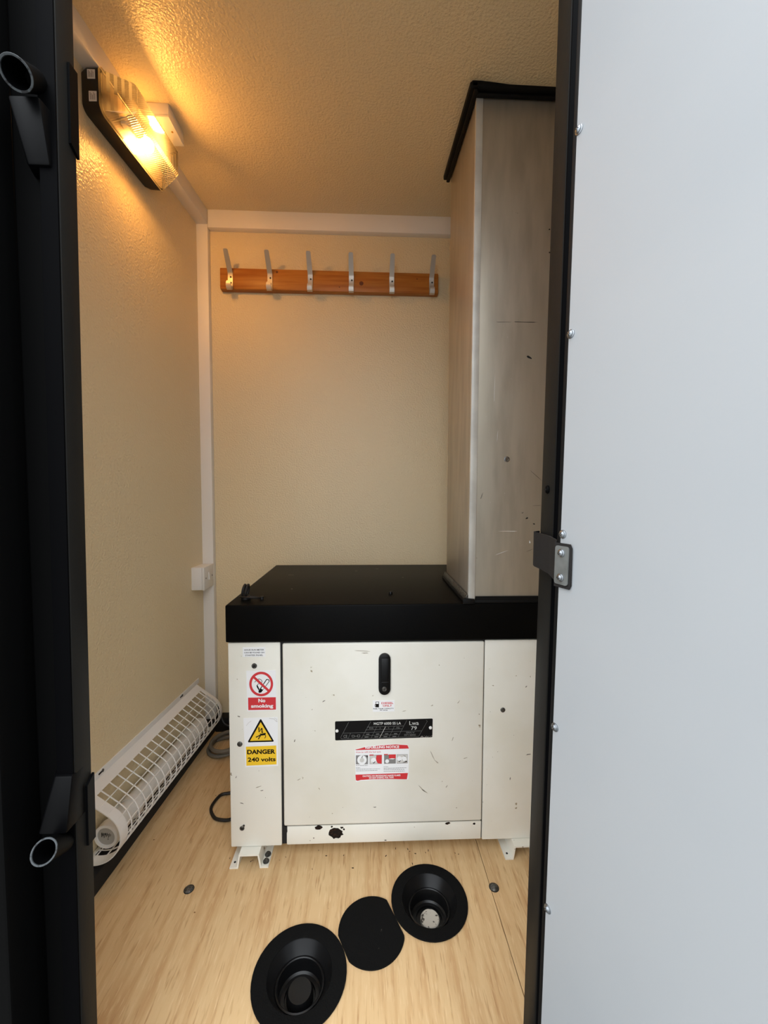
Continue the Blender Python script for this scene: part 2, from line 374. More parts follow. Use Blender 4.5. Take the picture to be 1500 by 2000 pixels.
pl = obj('clamp_plate', b, st, smooth=25, label='grey zinc clamp plate')
for z in (.9515, .9235): door_screw(.0066, z, d=.0046, parent=pl, name='clamp_screw', r=.0048)

# ------------------------------------------------------------------ generator
YF, YR, XA, XR = 1.070, 1.645, -.377, .62
gen = thing('generator', 'boxed cream and black generator standing on the plywood floor', 'generator', (.12, 1.36, 0))
b = B('black_lid'); b.box(-.3805, XR+.004, 1.063, 1.652, .6165, .7175, .004, 3); lid = obj('lid', b, gen, label='black steel lid')
b = B('cream_steel'); b.box(XA+.004, XR-.004, YF+.012, YR, .040, .6155, .003); obj('enclosure', b, gen)
b = B('gap_dark'); b.box(-.2420, .3265, YF+.004, YF+.0125, .042, .614); obj('door_recess', b, gen, smooth=0, label='dark gap round the access door')
b = B('cream_steel'); b.box(XA, -.2375, YF, YF+.0118, .0395, .6135, .003); lp = obj('left_panel', b, gen)
b = B('cream_steel'); b.box(.3225, XR, YF, YF+.0118, .0385, .6135, .003); rp = obj('right_panel', b, gen)
b = B('cream_steel'); b.box(-.2315, .3205, YF-.002, YF+.0118, .0965, .6105, .0045, 3); ad = obj('access_door', b, gen)
b = B('cream_steel'); b.box(-.2250, .3205, YF+.001, YF+.0118, .0400, .0930, .003); kp = obj('kick_strip', b, gen)
# screws and plugs in the panels
def plug(x, z, y, r, parent, name, m='dull_steel', hole=True):
    b = B(m); b.lathe([(r, 0), (r, .0012), (r*.85, .0022), (r*.5, .0022), (r*.45, .0008), (0, .0008)] if hole else [(r, 0), (r, .001), (r*.8, .0024), (0, .003)], (x, y, z), (0, -1, 0), 20)
    if hole: b.use('gap_dark'); b.lathe([(r*.48, .0024), (0, .0024)], (x, y, z), (0, -1, 0), 12)
    obj(name, b, parent)
plug(-.3070, .5498, YF, .0072, lp, 'socket_screw'); plug(-.3487, .3327, YF, .0072, lp, 'blanking_plug', hole=False)
plug(-.3458, .0935, YF, .0066, lp, 'socket_screw'); plug(.3755, .4151, YF, .0068, rp, 'blanking_plug', hole=False)
b = B('dull_steel'); b.lathe([(.003, 0), (.003, .0016), (0, .002)], (-.341, YF, .101), (0, -1, 0), 10); obj('rivet', b, lp)

# printed stickers: coordinates of the print are mapped to the panel face
def sheet_map(X0, X1, Z0, Z1, px, y):
    def mp(x, yy, layer=1): return Vector((X0+(x-px[0])/(px[2]-px[0])*(X1-X0), y-.0005-.00015*layer, Z0+(yy-px[1])/(px[3]-px[1])*(Z1-Z0)))
    return mp
def rect(b, mp, x0, y0, x1, y1, l=1): b.poly([mp(x0, y0, l), mp(x0, y1, l), mp(x1, y1, l), mp(x1, y0, l)])
def disc(b, mp, x, y, r0, r1, l=1, n=40):
    for k in range(n):
        a, c = 2*pi*k/n, 2*pi*(k+1)/n
        if r0 > 0: b.poly([mp(x+r*cos(t), y+r*sin(t), l) for r, t in ((r0, a), (r1, a), (r1, c), (r0, c))][::-1])
        else: b.poly([mp(x, y, l), mp(x+r1*cos(c), y+r1*sin(c), l), mp(x+r1*cos(a), y+r1*sin(a), l)])
def line(b, mp, pts, wd, l=1):
    for (xa, ya), (xb, yb) in zip(pts, pts[1:]):
        d = sqrt((xb-xa)**2+(yb-ya)**2) or 1; nx, ny = -(yb-ya)/d*wd/2, (xb-xa)/d*wd/2
        b.poly([mp(xa+nx, ya+ny, l), mp(xb+nx, yb+ny, l), mp(xb-nx, yb-ny, l), mp(xa-nx, ya-ny, l)])
def backing(b, mp, pts): b.prism([mp(x, y, 0) for x, y in pts], (0, .0005, 0))
def rpts(r): return [(r[0], r[1]), (r[0], r[3]), (r[2], r[3]), (r[2], r[1])]
# hour-meter label
px = (172, 115, 502, 250); mp = sheet_map(-.3371, -.2770, .6009, .5747, px, YF)
b = B('sticker_white'); backing(b, mp, rpts(px)); b.use('ink_black')
b.text('HOUR RUN METER', lambda x, y: mp(x, y, 2), 195, 141, 482, 161, .012); b.text('CAN BE FOUND ON', lambda x, y: mp(x, y, 2), 193, 179, 487, 199, .012); b.text('STARTER PANEL', lambda x, y: mp(x, y, 2), 208, 217, 468, 237, .012)
obj('meter_sticker', b, lp, smooth=0, label='small white sticker reading hour run meter can be found on starter panel')
# no smoking
px = (222, 455, 660, 1035); mp = sheet_map(-.3288, -.2494, .5364, .4241, px, YF)
b = B('sticker_white'); backing(b, mp, [(222, 458), (232, 1038), (664, 1026), (658, 452)])
b.use('ink_black'); line(b, mp, [(345, 620), (372, 590), (410, 572), (445, 588), (455, 612), (440, 636), (400, 642), (375, 668), (385, 700), (412, 720)], 8, 1)
b.poly([mp(*p, 1) for p in ((372, 668), (400, 735), (415, 720), (388, 662))])
b.poly([mp(*p, 1) for p in ((520, 575), (398, 745), (405, 772), (440, 768), (566, 610), (562, 588), (545, 578))])
b.use('sticker_white'); b.poly([mp(*p, 2) for p in ((524, 590), (438, 712), (466, 726), (555, 608), (552, 594), (541, 588))])
b.use('sticker_red'); disc(b, mp, 442, 645, 141, 176, 3); line(b, mp, [(330, 540), (556, 748)], 34, 4)
rect(b, mp, 245, 838, 656, 1017, 1); b.use('sticker_white')
b.text('No', lambda x, y: mp(x, y, 3), 397, 856, 501, 909, .035); b.text('smoking', lambda x, y: mp(x, y, 3), 287, 934, 617, 1000, .035)
obj('no_smoking_sticker', b, lp, smooth=0, label='white and red no smoking sticker')
# danger 240 volts
px = (182, 1140, 688, 1840); mp = sheet_map(-.3379, -.2456, .4057, .2680, px, YF)
b = B('sticker_white'); backing(b, mp, [(180, 1142), (202, 1846), (686, 1836), (688, 1138)])
b.use('ink_black'); b.poly([mp(*p, 1) for p in ((424, 1168), (244, 1474), (250, 1488), (618, 1486), (626, 1472), (446, 1166), (435, 1160))])
b.use('sticker_yellow'); b.poly([mp(*p, 2) for p in ((436, 1202), (274, 1467), (596, 1465))]); b.poly([mp(*p, 1) for p in ((213, 1549), (217, 1822), (665, 1812), (662, 1540))])
b.use('ink_black')
for p in (((400, 1272), (416, 1276), (418, 1312), (402, 1345)), ((402, 1345), (444, 1286), (448, 1300), (416, 1345)), ((444, 1286), (462, 1286), (462, 1345), (448, 1345)), ((440, 1340), (474, 1340), (458, 1362)),
          ((412, 1362), (450, 1366), (505, 1356), (513, 1370), (492, 1388), (440, 1394), (404, 1402), (400, 1392), (430, 1376)), ((404, 1386), (392, 1398), (360, 1408), (366, 1424), (408, 1404)), ((420, 1394), (400, 1428), (390, 1444), (408, 1446), (420, 1420), (438, 1398)),
          ((488, 1384), (502, 1396), (500, 1414), (486, 1432), (496, 1434), (512, 1414), (510, 1390), (500, 1376))): b.poly([mp(*q_, 3) for q_ in p])
b.text('DANGER', lambda x, y: mp(x, y, 3), 231, 1592, 647, 1658, .04); b.text('240 volts', lambda x, y: mp(x, y, 3), 238, 1704, 651, 1766, .03)
b.use('ink_pale'); line(b, mp, [(222, 1250), (262, 1205), (300, 1182)], 5, 1); line(b, mp, [(560, 1150), (630, 1160), (670, 1200), (684, 1196)], 7, 1); line(b, mp, [(640, 1148), (676, 1168), (668, 1200)], 6, 1)
obj('danger_sticker', b, lp, smooth=0, label='white and yellow danger 240 volts sticker')
YD = YF-.002
# diesel only
px = (600, 742, 890, 888); mp = sheet_map(.0131, .0729, .4493, .4175, px, YD)
b = B('sticker_white'); backing(b, mp, rpts(px)); b.use('sticker_red')
b.text('DIESEL', lambda x, y: mp(x, y, 2), 716, 764, 875, 790, .02); b.text('ONLY', lambda x, y: mp(x, y, 2), 734, 797, 856, 824, .02)
b.use('ink_black'); rect(b, mp, 638, 757, 683, 830, 1); line(b, mp, [(640, 796), (630, 790), (628, 815), (640, 824)], 5, 1); b.use('sticker_white'); rect(b, mp, 645, 762, 676, 786, 2); b.use('ink_black')
b.text('FUEL TANK CAPACITY', lambda x, y: mp(x, y, 2), 608, 841, 882, 855, .02); b.text('30 Litres', lambda x, y: mp(x, y, 2), 694, 860, 798, 874, .02)
obj('diesel_sticker', b, ad, smooth=0, label='small white diesel only sticker')
# name plate
px = (97, 88, 1398, 335); mp = sheet_map(-.0900, .1790, .3952, .3395, px, YD)
b = B('ink_black'); rr = []
for cx, cy, a0 in ((110, 113, 180), (1385, 100, 270), (1383, 310, 0), (112, 325, 90)):
    for k in range(4): a = radians(a0+30*k); rr.append((cx+13*cos(a), cy+13*sin(a)))
backing(b, mp, rr[::-1])
T = lambda x, y: mp(x, y, 2)
b.use('plate_line')
for p in ([(278, 112), (172, 300), (180, 320), (700, 318), (1210, 308), (1325, 120), (1310, 104)], [(570, 112), (445, 320)], [(1050, 104), (932, 314)], [(520, 178), (1008, 172)], [(500, 214), (988, 208)], [(200, 248), (480, 246), (960, 240), (1255, 238)], [(470, 286), (940, 280)], [(648, 178), (575, 318)], [(885, 174), (812, 316)], [(303, 250), (268, 320)]): line(b, mp, p, 2.6, 1)
b.use('plate_text'); line(b, mp, [(768, 176), (688, 318)], 4.5, 1)
b.text('MGTP 6000 SS LA', T, 610, 120, 972, 153, .012); b.text('Lwa', T, 1085, 113, 1210, 163, 0); b.text('79', T, 1107, 178, 1184, 224, 0)
b.use('plate_line'); b.text('CE', T, 210, 270, 258, 306, 0); b.text('SERIAL N\u00b0', T, 1042, 248, 1158, 266, 0); b.text('0371160003', T, 1018, 276, 1170, 298, 0)
for s_, x0, x1 in (('KVA', 552, 606), ('A', 688, 702), ('V', 800, 814), ('Hz', 915, 955)): b.text(s_, T, x0, 184, x1, 202, 0)
for x0 in (510, 640, 760, 880): line(b, mp, [(x0, 268), (x0+42, 267)], 8, 2); line(b, mp, [(x0-20, 303), (x0+30, 302)], 8, 2)
line(b, mp, [(320, 276), (352, 276), (352, 300), (322, 300), (320, 276)], 4, 2); line(b, mp, [(354, 290), (392, 289)], 4, 2); line(b, mp, [(394, 274), (426, 273), (424, 300), (396, 300), (394, 274)], 4, 2)
b.use('ink_pale')
for k in range(26): x = 1230+random.random()*160; y = 300+random.random()*26; rect(b, mp, x, y, x+3+random.random()*6, y+2+random.random()*4, 1)
npl = obj('name_plate', b, ad, smooth=0, label='black data plate reading MGTP 6000 SS LA and Lwa 79')
for x, y in ((123, 218), (1368, 201)):
    b = B('white_plastic'); b.lathe([(.0044, 0), (.0042, .0012), (.0028, .0026), (0, .003)], mp(x, y, 1), (0, -1, 0), 18); obj('plate_rivet', b, ad)
# refuelling notice, edges torn
px = (362, 418, 1085, 900); mp = sheet_map(-.0358, .1145, .3240, .2200, px, YD)
b = B('sticker_white'); backing(b, mp, [(362, 476), (374, 898), (395, 905), (430, 890), (600, 884), (850, 882), (1060, 888), (1076, 882), (1085, 478), (1062, 428), (900, 416), (700, 424), (500, 440), (420, 462)])
b.use('sticker_red'); b.poly([mp(*p, 1) for p in ((366, 474), (380, 482), (1080, 476), (1060, 430), (900, 418), (700, 427), (500, 443), (430, 462))]); b.poly([mp(*p, 1) for p in ((370, 806), (376, 880), (400, 888), (440, 878), (600, 872), (850, 876), (1056, 884), (1070, 800))])
b.text('How to refill the fuel tank', T if 0 else (lambda x, y: mp(x, y, 2)), 378, 498, 708, 520, 0)
for x0, y0, x1, y1 in ((555, 544, 610, 558), (812, 548, 906, 604), (748, 541, 800, 553)): rect(b, mp, x0, y0, x1, y1, 3)
b.poly([mp(*p, 4) for p in ((648, 556), (640, 610), (665, 660), (718, 668), (720, 552))])
T = lambda x, y: mp(x, y, 3)
b.use('sticker_white'); b.text('REFUELLING NOTICE', T, 500, 431, 950, 466, .035); b.text('CAUTION: NO SMOKING/NO NAKED FLAMES', T, 465, 816, 970, 838, .03); b.text('DO NOT OVERFILL FUEL TANK', T, 552, 843, 882, 864, .03)
b.use('ink_grey')
for x0, x1 in ((376, 536), (558, 720), (750, 906), (918, 1064)): rect(b, mp, x0, 550, x1, 670, 2)
b.use('ink_pale'); rect(b, mp, 562, 556, 716, 666, 3); rect(b, mp, 922, 553, 1060, 664, 3)
b.use('sticker_white'); disc(b, mp, 456, 612, 0, 62, 3, 24); disc(b, mp, 612, 622, 0, 36, 4, 20); disc(b, mp, 790, 636, 0, 26, 3, 16); disc(b, mp, 954, 608, 0, 34, 4, 20)
b.poly([mp(*p, 4) for p in ((808, 606), (870, 612), (900, 602), (850, 598))]); b.poly([mp(*p, 4) for p in ((980, 590), (1030, 570), (1056, 620), (1010, 640))])
b.use('ink_pale'); disc(b, mp, 456, 614, 0, 30, 4, 18); b.use('ink_black')
for p in (((590, 640), (612, 662), (638, 640), (628, 634), (612, 650)), ((930, 628), (952, 652), (976, 630), (966, 628), (952, 640)), ((446, 570), (456, 590), (470, 560), (462, 556), (456, 576)), ((512, 556), (532, 556), (532, 590)), ((1000, 564), (1040, 574), (1030, 580)), ((990, 662), (1050, 636), (1060, 652))): b.poly([mp(*q_, 5) for q_ in p])
b.use('ink_grey')
for x0, x1, y in ((378, 534, 686), (378, 432, 716), (378, 696, 734), (378, 660, 755), (745, 805, 711), (745, 1052, 730), (745, 1026, 750), (745, 1026, 772)):
    x = x0
    while x < x1:
        wd = random.uniform(8, 26); rect(b, mp, x, y-3, min(x+wd, x1), y+3, 2); x += wd+5
obj('refuelling_sticker', b, ad, smooth=0, label='torn red and white refuelling notice sticker')
# latch with key lock
def capsule(x, z0, z1, r, y, d, m, name, parent, bev=.002, lab=None):
    b = B(m); pts = []
    for k in range(13): a = pi*k/12; pts.append((x+r*cos(a), y, z1-r+r*sin(a)))
    for k in range(13): a = pi+pi*k/12; pts.append((x+r*cos(a), y, z0+r+r*sin(a)))
    b.prism(pts, (0, -d, 0)); bmesh.ops.recalc_face_normals(b.bm, faces=b.bm.faces)
    es = [e for e in b.bm.edges if all(abs(v.co.y-(y-d)) < 1e-6 for v in e.verts)]
    bmesh.ops.bevel(b.bm, geom=es, offset=bev, segments=2, profile=.5, affect='EDGES'); kw = {'label': lab} if lab else {}
    return obj(name, b, parent, **kw)
capsule(.0452, .4668, .5818, .0163, YD, .007, 'rubber_shiny', 'latch_body', ad, lab='black swing latch')
b = B('rubber_shiny'); b.hexa([(.0355, YD-.0125, .506), (.0575, YD-.0125, .506), (.0575, YD-.005, .506), (.0355, YD-.005, .506), (.0355, YD-.010, .5705), (.0575, YD-.010, .5705), (.0575, YD-.005, .5705), (.0355, YD-.005, .5705)], .0018)
b.box(.0365, .0565, YD-.0100, YD-.005, .5005, .5055, .001); obj('latch_handle', b, ad)
b = B('dull_steel'); b.lathe([(.0066, .0065), (.0066, .0082), (.0058, .0088), (0, .0088)], (.0446, YD, .4846), (0, -1, 0), 24); b.use('gap_dark'); b.box(.0438, .0454, YD-.0092, YD-.0085, .4815, .4877); obj('key_lock', b, ad, label='round key lock cylinder')
# scuffs on the paint
def blob(name, m, parent, x, z, rx, rz, y, n=14, jag=.35, rot=0):
    b = B(m); pts = []
    for k in range(n):
        a = 2*pi*k/n; q_ = 1+random.uniform(-jag, jag); px_, pz_ = rx*cos(a)*q_, rz*sin(a)*q_
        pts.append(Vector((x+px_*cos(rot)-pz_*sin(rot), y, z+px_*sin(rot)+pz_*cos(rot))))
    b.prism(pts, (0, -.0003, 0)); bmesh.ops.recalc_face_normals(b.bm, faces=b.bm.faces); return obj(name, b, parent, smooth=0)
for x, z, l_, r_ in ((-.012, .588, .030, -.06), (-.008, .582, .016, .0), (.178, .292, .022, -1.1), (.190, .272, .014, -.7), (.150, .195, .024, -.8), (.158, .188, .018, -.6), (.235, .335, .012, 1.2), (.10, .418, .008, .2), (-.20, .34, .006, 1.3), (-.12, .45, .006, .6), (.27, .28, .010, .3), (.02, .145, .006, 0), (.25, .44, .008, .9), (-.19, .23, .008, .5), (.22, .20, .010, 1.0)):
    blob('scuff_mark', 'scuff' if l_ > .007 else 'scuff_dark', ad, x, z, l_*.6, .0011, YD, 10, .5, r_)
for x, z, l_, r_ in ((.45, .285, .012, .1), (.50, .35, .012, 1.4), (.44, .48, .008, .8), (.40, .215, .008, 1.5)): blob('scuff_mark', 'scuff_dark', rp, x, z, l_*.6, .0014, YF, 10, .5, r_)
for x, z, l_, r_ in ((-.35, .41, .008, -.4), (-.30, .21, .014, .3), (-.29, .20, .008, 0), (-.345, .165, .008, -.3), (-.36, .24, .008, 1.2)): blob('scuff_mark', 'scuff_dark' if l_ < .01 else 'scuff', lp, x, z, l_*.5, .0013, YF, 10, .5, r_)
# rust hole and chips on the strip
b = B('rust'); pts = []
for k in range(20): a = 2*pi*k/20; q_ = 1+random.uniform(-.16, .16); pts.append((-.0880+.0195*cos(a)*q_, YF+.001, .0710+.0155*sin(a)*q_))
b.prism(pts, (0, -.0004, 0)); b.use('gap_dark'); b.lathe([(.0135, .0006), (.011, -.003), (0, -.004)], (-.086, YF+.001, .070), (0, -1, 0), 20)
bmesh.ops.recalc_face_normals(b.bm, faces=b.bm.faces); obj('rust_hole', b, kp, label='ragged rust-edged hole')
for x, z, rx, rz in ((-.137, .0885, .010, .0055), (-.1005, .0895, .003, .0025), (-.072, .086, .004, .003), (-.066, .081, .0025, .003), (.2245, .0895, .007, .004), (.300, .086, .004, .003), (-.15, .058, .0014, .0014), (.05, .0455, .003, .0012)): blob('paint_chip', 'rust', kp, x, z, rx, rz, YF+.001, 11, .3)
b = B('gap_dark'); b.prism([(-.2312, YF+.001, .094), (-.2230, YF+.001, .0935), (-.2225, YF+.001, .080), (-.2295, YF+.001, .062), (-.2318, YF+.001, .062)], (0, -.0012, 0)); bmesh.ops.recalc_face_normals(b.bm, faces=b.bm.faces); obj('corner_gap', b, kp, smooth=0)
# lid fittings
b = B('rubber_shiny'); b.lathe([(.006, 0), (.006, .003), (.0045, .0075), (0, .009)], (.0669, 1.172, .7175), (0, 0, 1), 14); obj('lid_stud', b, lid)
b = B('cable_black'); c = Vector((-.346, 1.128, .7175))
b.lathe([(.012, 0), (.012, .008), (.008, .012), (0, .012)], c, (0, 0, 1), 16)
for dx in (-.004, .005): b.tube([c+Vector((dx+.003*sin(2*pi*k/18), .013*cos(2*pi*k/18), .022+.018*sin(2*pi*k/18))) for k in range(18)], .0034, 8, True)
b.tube([c+Vector((.016+.030*cos(2*pi*k/22), .018*sin(2*pi*k/22)-.004, .006+.004*cos(2*pi*k/22+2))) for k in range(22)], .0024, 6, True)
b.lathe([(.005, 0), (.005, .008), (0, .009)], c+Vector((.047, -.004, 0)), (0, 0, 1), 10); obj('tied_cable_stub', b, lid, label='looped black cable stub')
b = B('scuff')
for x, y, l_ in ((-.29, 1.45, .02), (-.05, 1.52, .008), (.12, 1.40, .006), (-.24, 1.24, .005), (.03, 1.56, .010)): b.box(x, x+l_, y, y+.0018, .7176, .7178)
obj('lid_scratches', b, lid, smooth=0, kind='stuff')
# foot rails: hat channels under the cabinet
def rail(x):
    b = B('cream_steel'); w_ = .004; y0, y1 = 1.046, 1.66; h = .0385
    P = [(x-.052, 0), (x-.052, w_), (x-.033, w_), (x-.027, h), (x+.027, h), (x+.033, w_), (x+.052, w_), (x+.052, 0), (x+.029, 0), (x+.0235, h-w_), (x-.0235, h-w_), (x-.029, 0)]
    b.prism([(px_, y0, pz_) for px_, pz_ in P], (0, y1-y0, 0)); bmesh.ops.recalc_face_normals(b.bm, faces=b.bm.faces); r_ = obj('foot_rail', b, gen)
    b = B('gap_dark'); b.box(x-.0225, x+.0225, 1.10, 1.115, .0005, h-w_); obj('rail_end', b, r_, smooth=0)
    for yy in (1.061, 1.082):
        b = B('dull_steel'); b.lathe([(.0085, 0), (.0085, .002), (.0055, .002), (.0055, .006), (0, .007)], (x+.0425, yy, w_), (0, 0, 1), 16); obj('washer_bolt', b, r_)
    b = B('gap_dark'); b.lathe([(.003, 0), (.003, .0004), (0, .0004)], (x-.0425, 1.062, w_), (0, 0, 1), 12); obj('bolt_hole', b, r_)
rail(-.3215); rail(.4345)

# ------------------------------------------------------------------ exhaust duct
du_ = thing('exhaust_duct', 'tall scuffed galvanised duct standing on the generator lid', 'duct', (.42, 1.22, .72))
ZB = .7215
def dq(x, y, s):      # s 0 foot, 1 ceiling: the duct leans back a touch
    zt = zc(y)-.003; return Vector((x+.008*s, y+(.020 if y < 1.2 else .042)*s, ZB+(zt-ZB)*s))
def col(x0, x1, y0, y1, m, bev=.001, s0=0, s1=1):
    b = B(m); b.hexa([dq(x0, y0, s0), dq(x1, y0, s0), dq(x1, y1, s0), dq(x0, y1, s0), dq(x0, y0, s1), dq(x1, y0, s1), dq(x1, y1, s1), dq(x0, y1, s1)], bev); return b
db = obj('duct_body', col(.2745, .585, 1.067, 1.378, 'galvanised', .001, .008), du_)
b = col(.2725, .2905, 1.0645, 1.0668, 'galv_edge', .0006); b2 = col(.2722, .2743, 1.0645, 1.075, 'galv_edge', .0006); obj('corner_strip', b, du_, label='brighter metal corner strip'); obj('corner_strip', b2, du_)
# ceiling seal, two black rubber mouldings per side
yt = 1.087
b = B('rubber'); b.box(.262, .60, yt-.026, yt-.0035, zc(yt)-.017, zc(yt)-.001, .003); b.box(.270, .60, yt-.014, yt-.0035, zc(yt)-.025, zc(yt)-.0175, .003); obj('ceiling_seal', b, du_, label='black rubber ceiling seal')
b = B('rubber')
for xa, xb, za, zb in ((.258, .2795, .017, .001), (.268, .2798, .025, .0175)):
    ya, yb = yt-.026, 1.43
    b.hexa([(xa, ya, zc(ya)-za), (xb, ya, zc(ya)-za), (xb, yb, zc(yb)-za), (xa, yb, zc(yb)-za), (xa, ya, zc(ya)-zb), (xb, ya, zc(ya)-zb), (xb, yb, zc(yb)-zb), (xa, yb, zc(yb)-zb)], .003)
obj('ceiling_seal', b, du_, label='black rubber ceiling seal')
b = B('rubber'); b.box(.260, .590, 1.063, 1.384, .7180, .7270, .002); b.box(.292, .590, 1.0645, 1.0668, .727, .737); obj('base_gasket', b, du_, label='black rubber gasket at the foot')
b = B('rubber'); b.hexa([(.2560, 1.0575, .7180), (.2880, 1.0575, .7180), (.2880, 1.0625, .7180), (.2580, 1.0625, .7180), (.2570, 1.0575, .7330), (.2890, 1.0590, .7300), (.2890, 1.0640, .7310), (.2590, 1.0640, .7340)], .001); obj('gasket_end', b, du_)
b = B('dull_steel'); b.hexa([(.2635, 1.064, .7272), (.2718, 1.064, .7272), (.2718, 1.382, .7272), (.2635, 1.382, .7272), (.2680, 1.064, .742), (.2722, 1.064, .742), (.2722, 1.382, .742), (.2680, 1.382, .742)], .001); obj('base_angle', b, du_)
def dface(x, z): s_ = (z-ZB)/(zc(1.07)-ZB); return Vector((x+.008*s_, 1.0668+.020*s_, z))
b = B('zinc'); b.lathe([(.0075, 0), (.0075, .001), (.005, .0016), (.004, .0006), (0, .0006)], dface(.372, 1.110), (0, -1, .01), 20); obj('rivet', b, db)
for x, z, rx, rz, ro, k in ((.427, 1.3835, .008, .0035, -.3, 'gap_dark'), (.42, 1.476, .030, .0007, .0, 'gap_dark'), (.35, 1.475, .02, .0006, .02, 'scuff_dark'), (.455, 1.065, .018, .0007, -.7, 'scuff_dark'), (.305, 1.01, .008, .0012, 1.2, 'scuff_dark'), (.46, .985, .012, .0006, .05, 'scuff_dark'), (.38, .915, .022, .0008, .0, 'ink_pale'), (.36, .855, .02, .0007, .35, 'ink_pale'), (.44, .862, .012, .0006, .4, 'scuff_dark'), (.43, .95, .004, .0016, .5, 'gap_dark'), (.44, .885, .0012, .004, 0, 'sticker_white'), (.45, .935, .003, .0013, -.4, 'gap_dark'), (.418, .965, .003, .0012, .2, 'scuff_dark'), (.475, 1.72, .003, .0016, 0, 'gap_dark'), (.478, 1.66, .003, .002, 0, 'gap_dark'), (.345, 1.17, .012, .0006, 1.5, 'ink_pale'), (.335, 1.30, .05, .0006, 1.55, 'ink_pale')):
    p = dface(x, z); blob('scuff_mark', k, db, p.x, p.z, rx, rz, p.y-.0012 if 0 else p.y, 10, .4, ro)

# ------------------------------------------------------------------ coat rack
cr = thing('coat_rack', 'pine board with six double metal coat hooks on back wall', 'coat rack', (-.156, YB, 1.883))
b = B('pine'); b.hexa([(-.6035, 1.690, 1.8425), (.2890, 1.690, 1.8425), (.2890, YB, 1.8395), (-.6035, YB, 1.8395), (-.6035, 1.690, 1.9265), (.2890, 1.690, 1.9245), (.2890, YB, 1.9245), (-.6035, YB, 1.9265)], .004)
bd = obj('board', b, cr)
for x, z, r in ((-.030, 1.877, .011), (-.3735, 1.914, .006), (-.12, 1.86, .003), (.20, 1.90, .003)):
    b = B('pine_knot'); b.lathe([(r, 0), (r*.7, .0003), (0, .0004)], (x, 1.6902, z), (0, -1, 0), 14); obj('wood_knot', b, bd, smooth=0)
def hook_mesh(x):
    b = B('aluminium'); hwid = .0098; prof = [(.0585, .968), (.0560, .9655), (.030, .9365), (.006, .909), (.0022, .903), (.0018, .870), (.0018, .848), (.0050, .8385), (.0140, .8335), (.0230, .8360), (.0275, .8450), (.0282, .8560), (.0278, .8620)]
    ww = [.55, .9]+[1]*9+[.9, .55]; rows = []
    for i, (o_, z) in enumerate(prof):
        a, c = prof[max(i-1, 0)], prof[min(i+1, len(prof)-1)]; tx, tz = c[0]-a[0], c[1]-a[1]; l_ = sqrt(tx*tx+tz*tz); nx, nz = -tz/l_*.0011, tx/l_*.0011
        h = hwid*ww[i]; rows.append([b.bm.verts.new((x+s_*h, 1.690-(o_+k*nx), 1+z+k*nz)) for s_, k in ((-1, -1), (1, -1), (1, 1), (-1, 1))])
    for a, c in zip(rows, rows[1:]):
        for k in range(4): b.bm.faces.new((a[k], a[(k+1) % 4], c[(k+1) % 4], c[k]))
    b.bm.faces.new(rows[0][::-1]); b.bm.faces.new(rows[-1]); bmesh.ops.recalc_face_normals(b.bm, faces=b.bm.faces); return b
HX = [-.5605, -.4015, -.2385, -.0710, .0950, .2600]
hk = obj('hook', hook_mesh(HX[0]), cr)
for z in (1.888, 1.8655):
    b = B('dull_steel'); b.lathe([(.0038, 0), (.0035, .001), (0, .0018)], (HX[0]+.002, 1.6868, z), (0, -1, 0), 12); b.use('gap_dark'); b.box(HX[0]+.0008, HX[0]+.0032, 1.6846, 1.6855, z-.0012, z+.0012); obj('screw', b, hk)
for i, x in enumerate(HX[1:]): dup(hk, (x-HX[0], 0, -.0005*(i+1)))

# ------------------------------------------------------------------ bulkhead lamp
LY0, LY1, LZ, LH = 1.088, 1.372, 1.982, .1105
def xw(y): return xl(y)+.002
lamp = thing('bulkhead_lamp', 'lit black bulkhead lamp with clear ribbed lens high on left wall', 'wall lamp', (xw(1.237), 1.237, 2.04))
def rrect(dx, inset, r, rt=.012):
    """rounded rectangle loop parallel to the wall, dx off it"""
    ya, yb, z0, z1, pts = LY0+inset, LY1-inset, LZ+inset, LZ+LH-inset, []
    for cy, cz, a0, r in ((yb-r, z1-r, 0, r), (ya+rt, z1-rt, 90, rt), (ya+r, z0+r, 180, r), (yb-r, z0+r, 270, r)):
        for k in range(6): a = radians(a0+18*k); y = cy+r*cos(a); pts.append(Vector((xw(y)+dx, y, cz+r*sin(a))))
    return pts
def loft(b, loops, cap0=True, cap1=True):
    f0 = len(b.bm.faces); R_ = [[b.bm.verts.new(p) for p in l] for l in loops]; n = len(R_[0])
    for a, c in zip(R_, R_[1:]):
        for k in range(n): b.bm.faces.new((a[k], a[(k+1) % n], c[(k+1) % n], c[k]))
    if cap0: b.bm.faces.new(R_[0][::-1])
    if cap1: b.bm.faces.new(R_[-1])
    bmesh.ops.recalc_face_normals(b.bm, faces=b.bm.faces); return b._new(f0)
loft(b := B('lamp_base'), [rrect(-.003, .006, .020), rrect(.012, .001, .022), rrect(.043, 0, .022)]); obj('lamp_body', b, lamp, label='black moulded lamp body')
loft(b := B('lamp_reflector'), [rrect(.0432, .006, .018), rrect(.0445, .007, .018)]); obj('reflector_plate', b, lamp, label='pale reflector plate')
loft(b := B('lens_rib'), [rrect(.0446, -.001, .023), rrect(.0485, -.001, .023), rrect(.0485, .006, .018), rrect(.0446, .006, .018)], False, False); obj('lens_rim', b, lamp, label='clear rim of the lens')
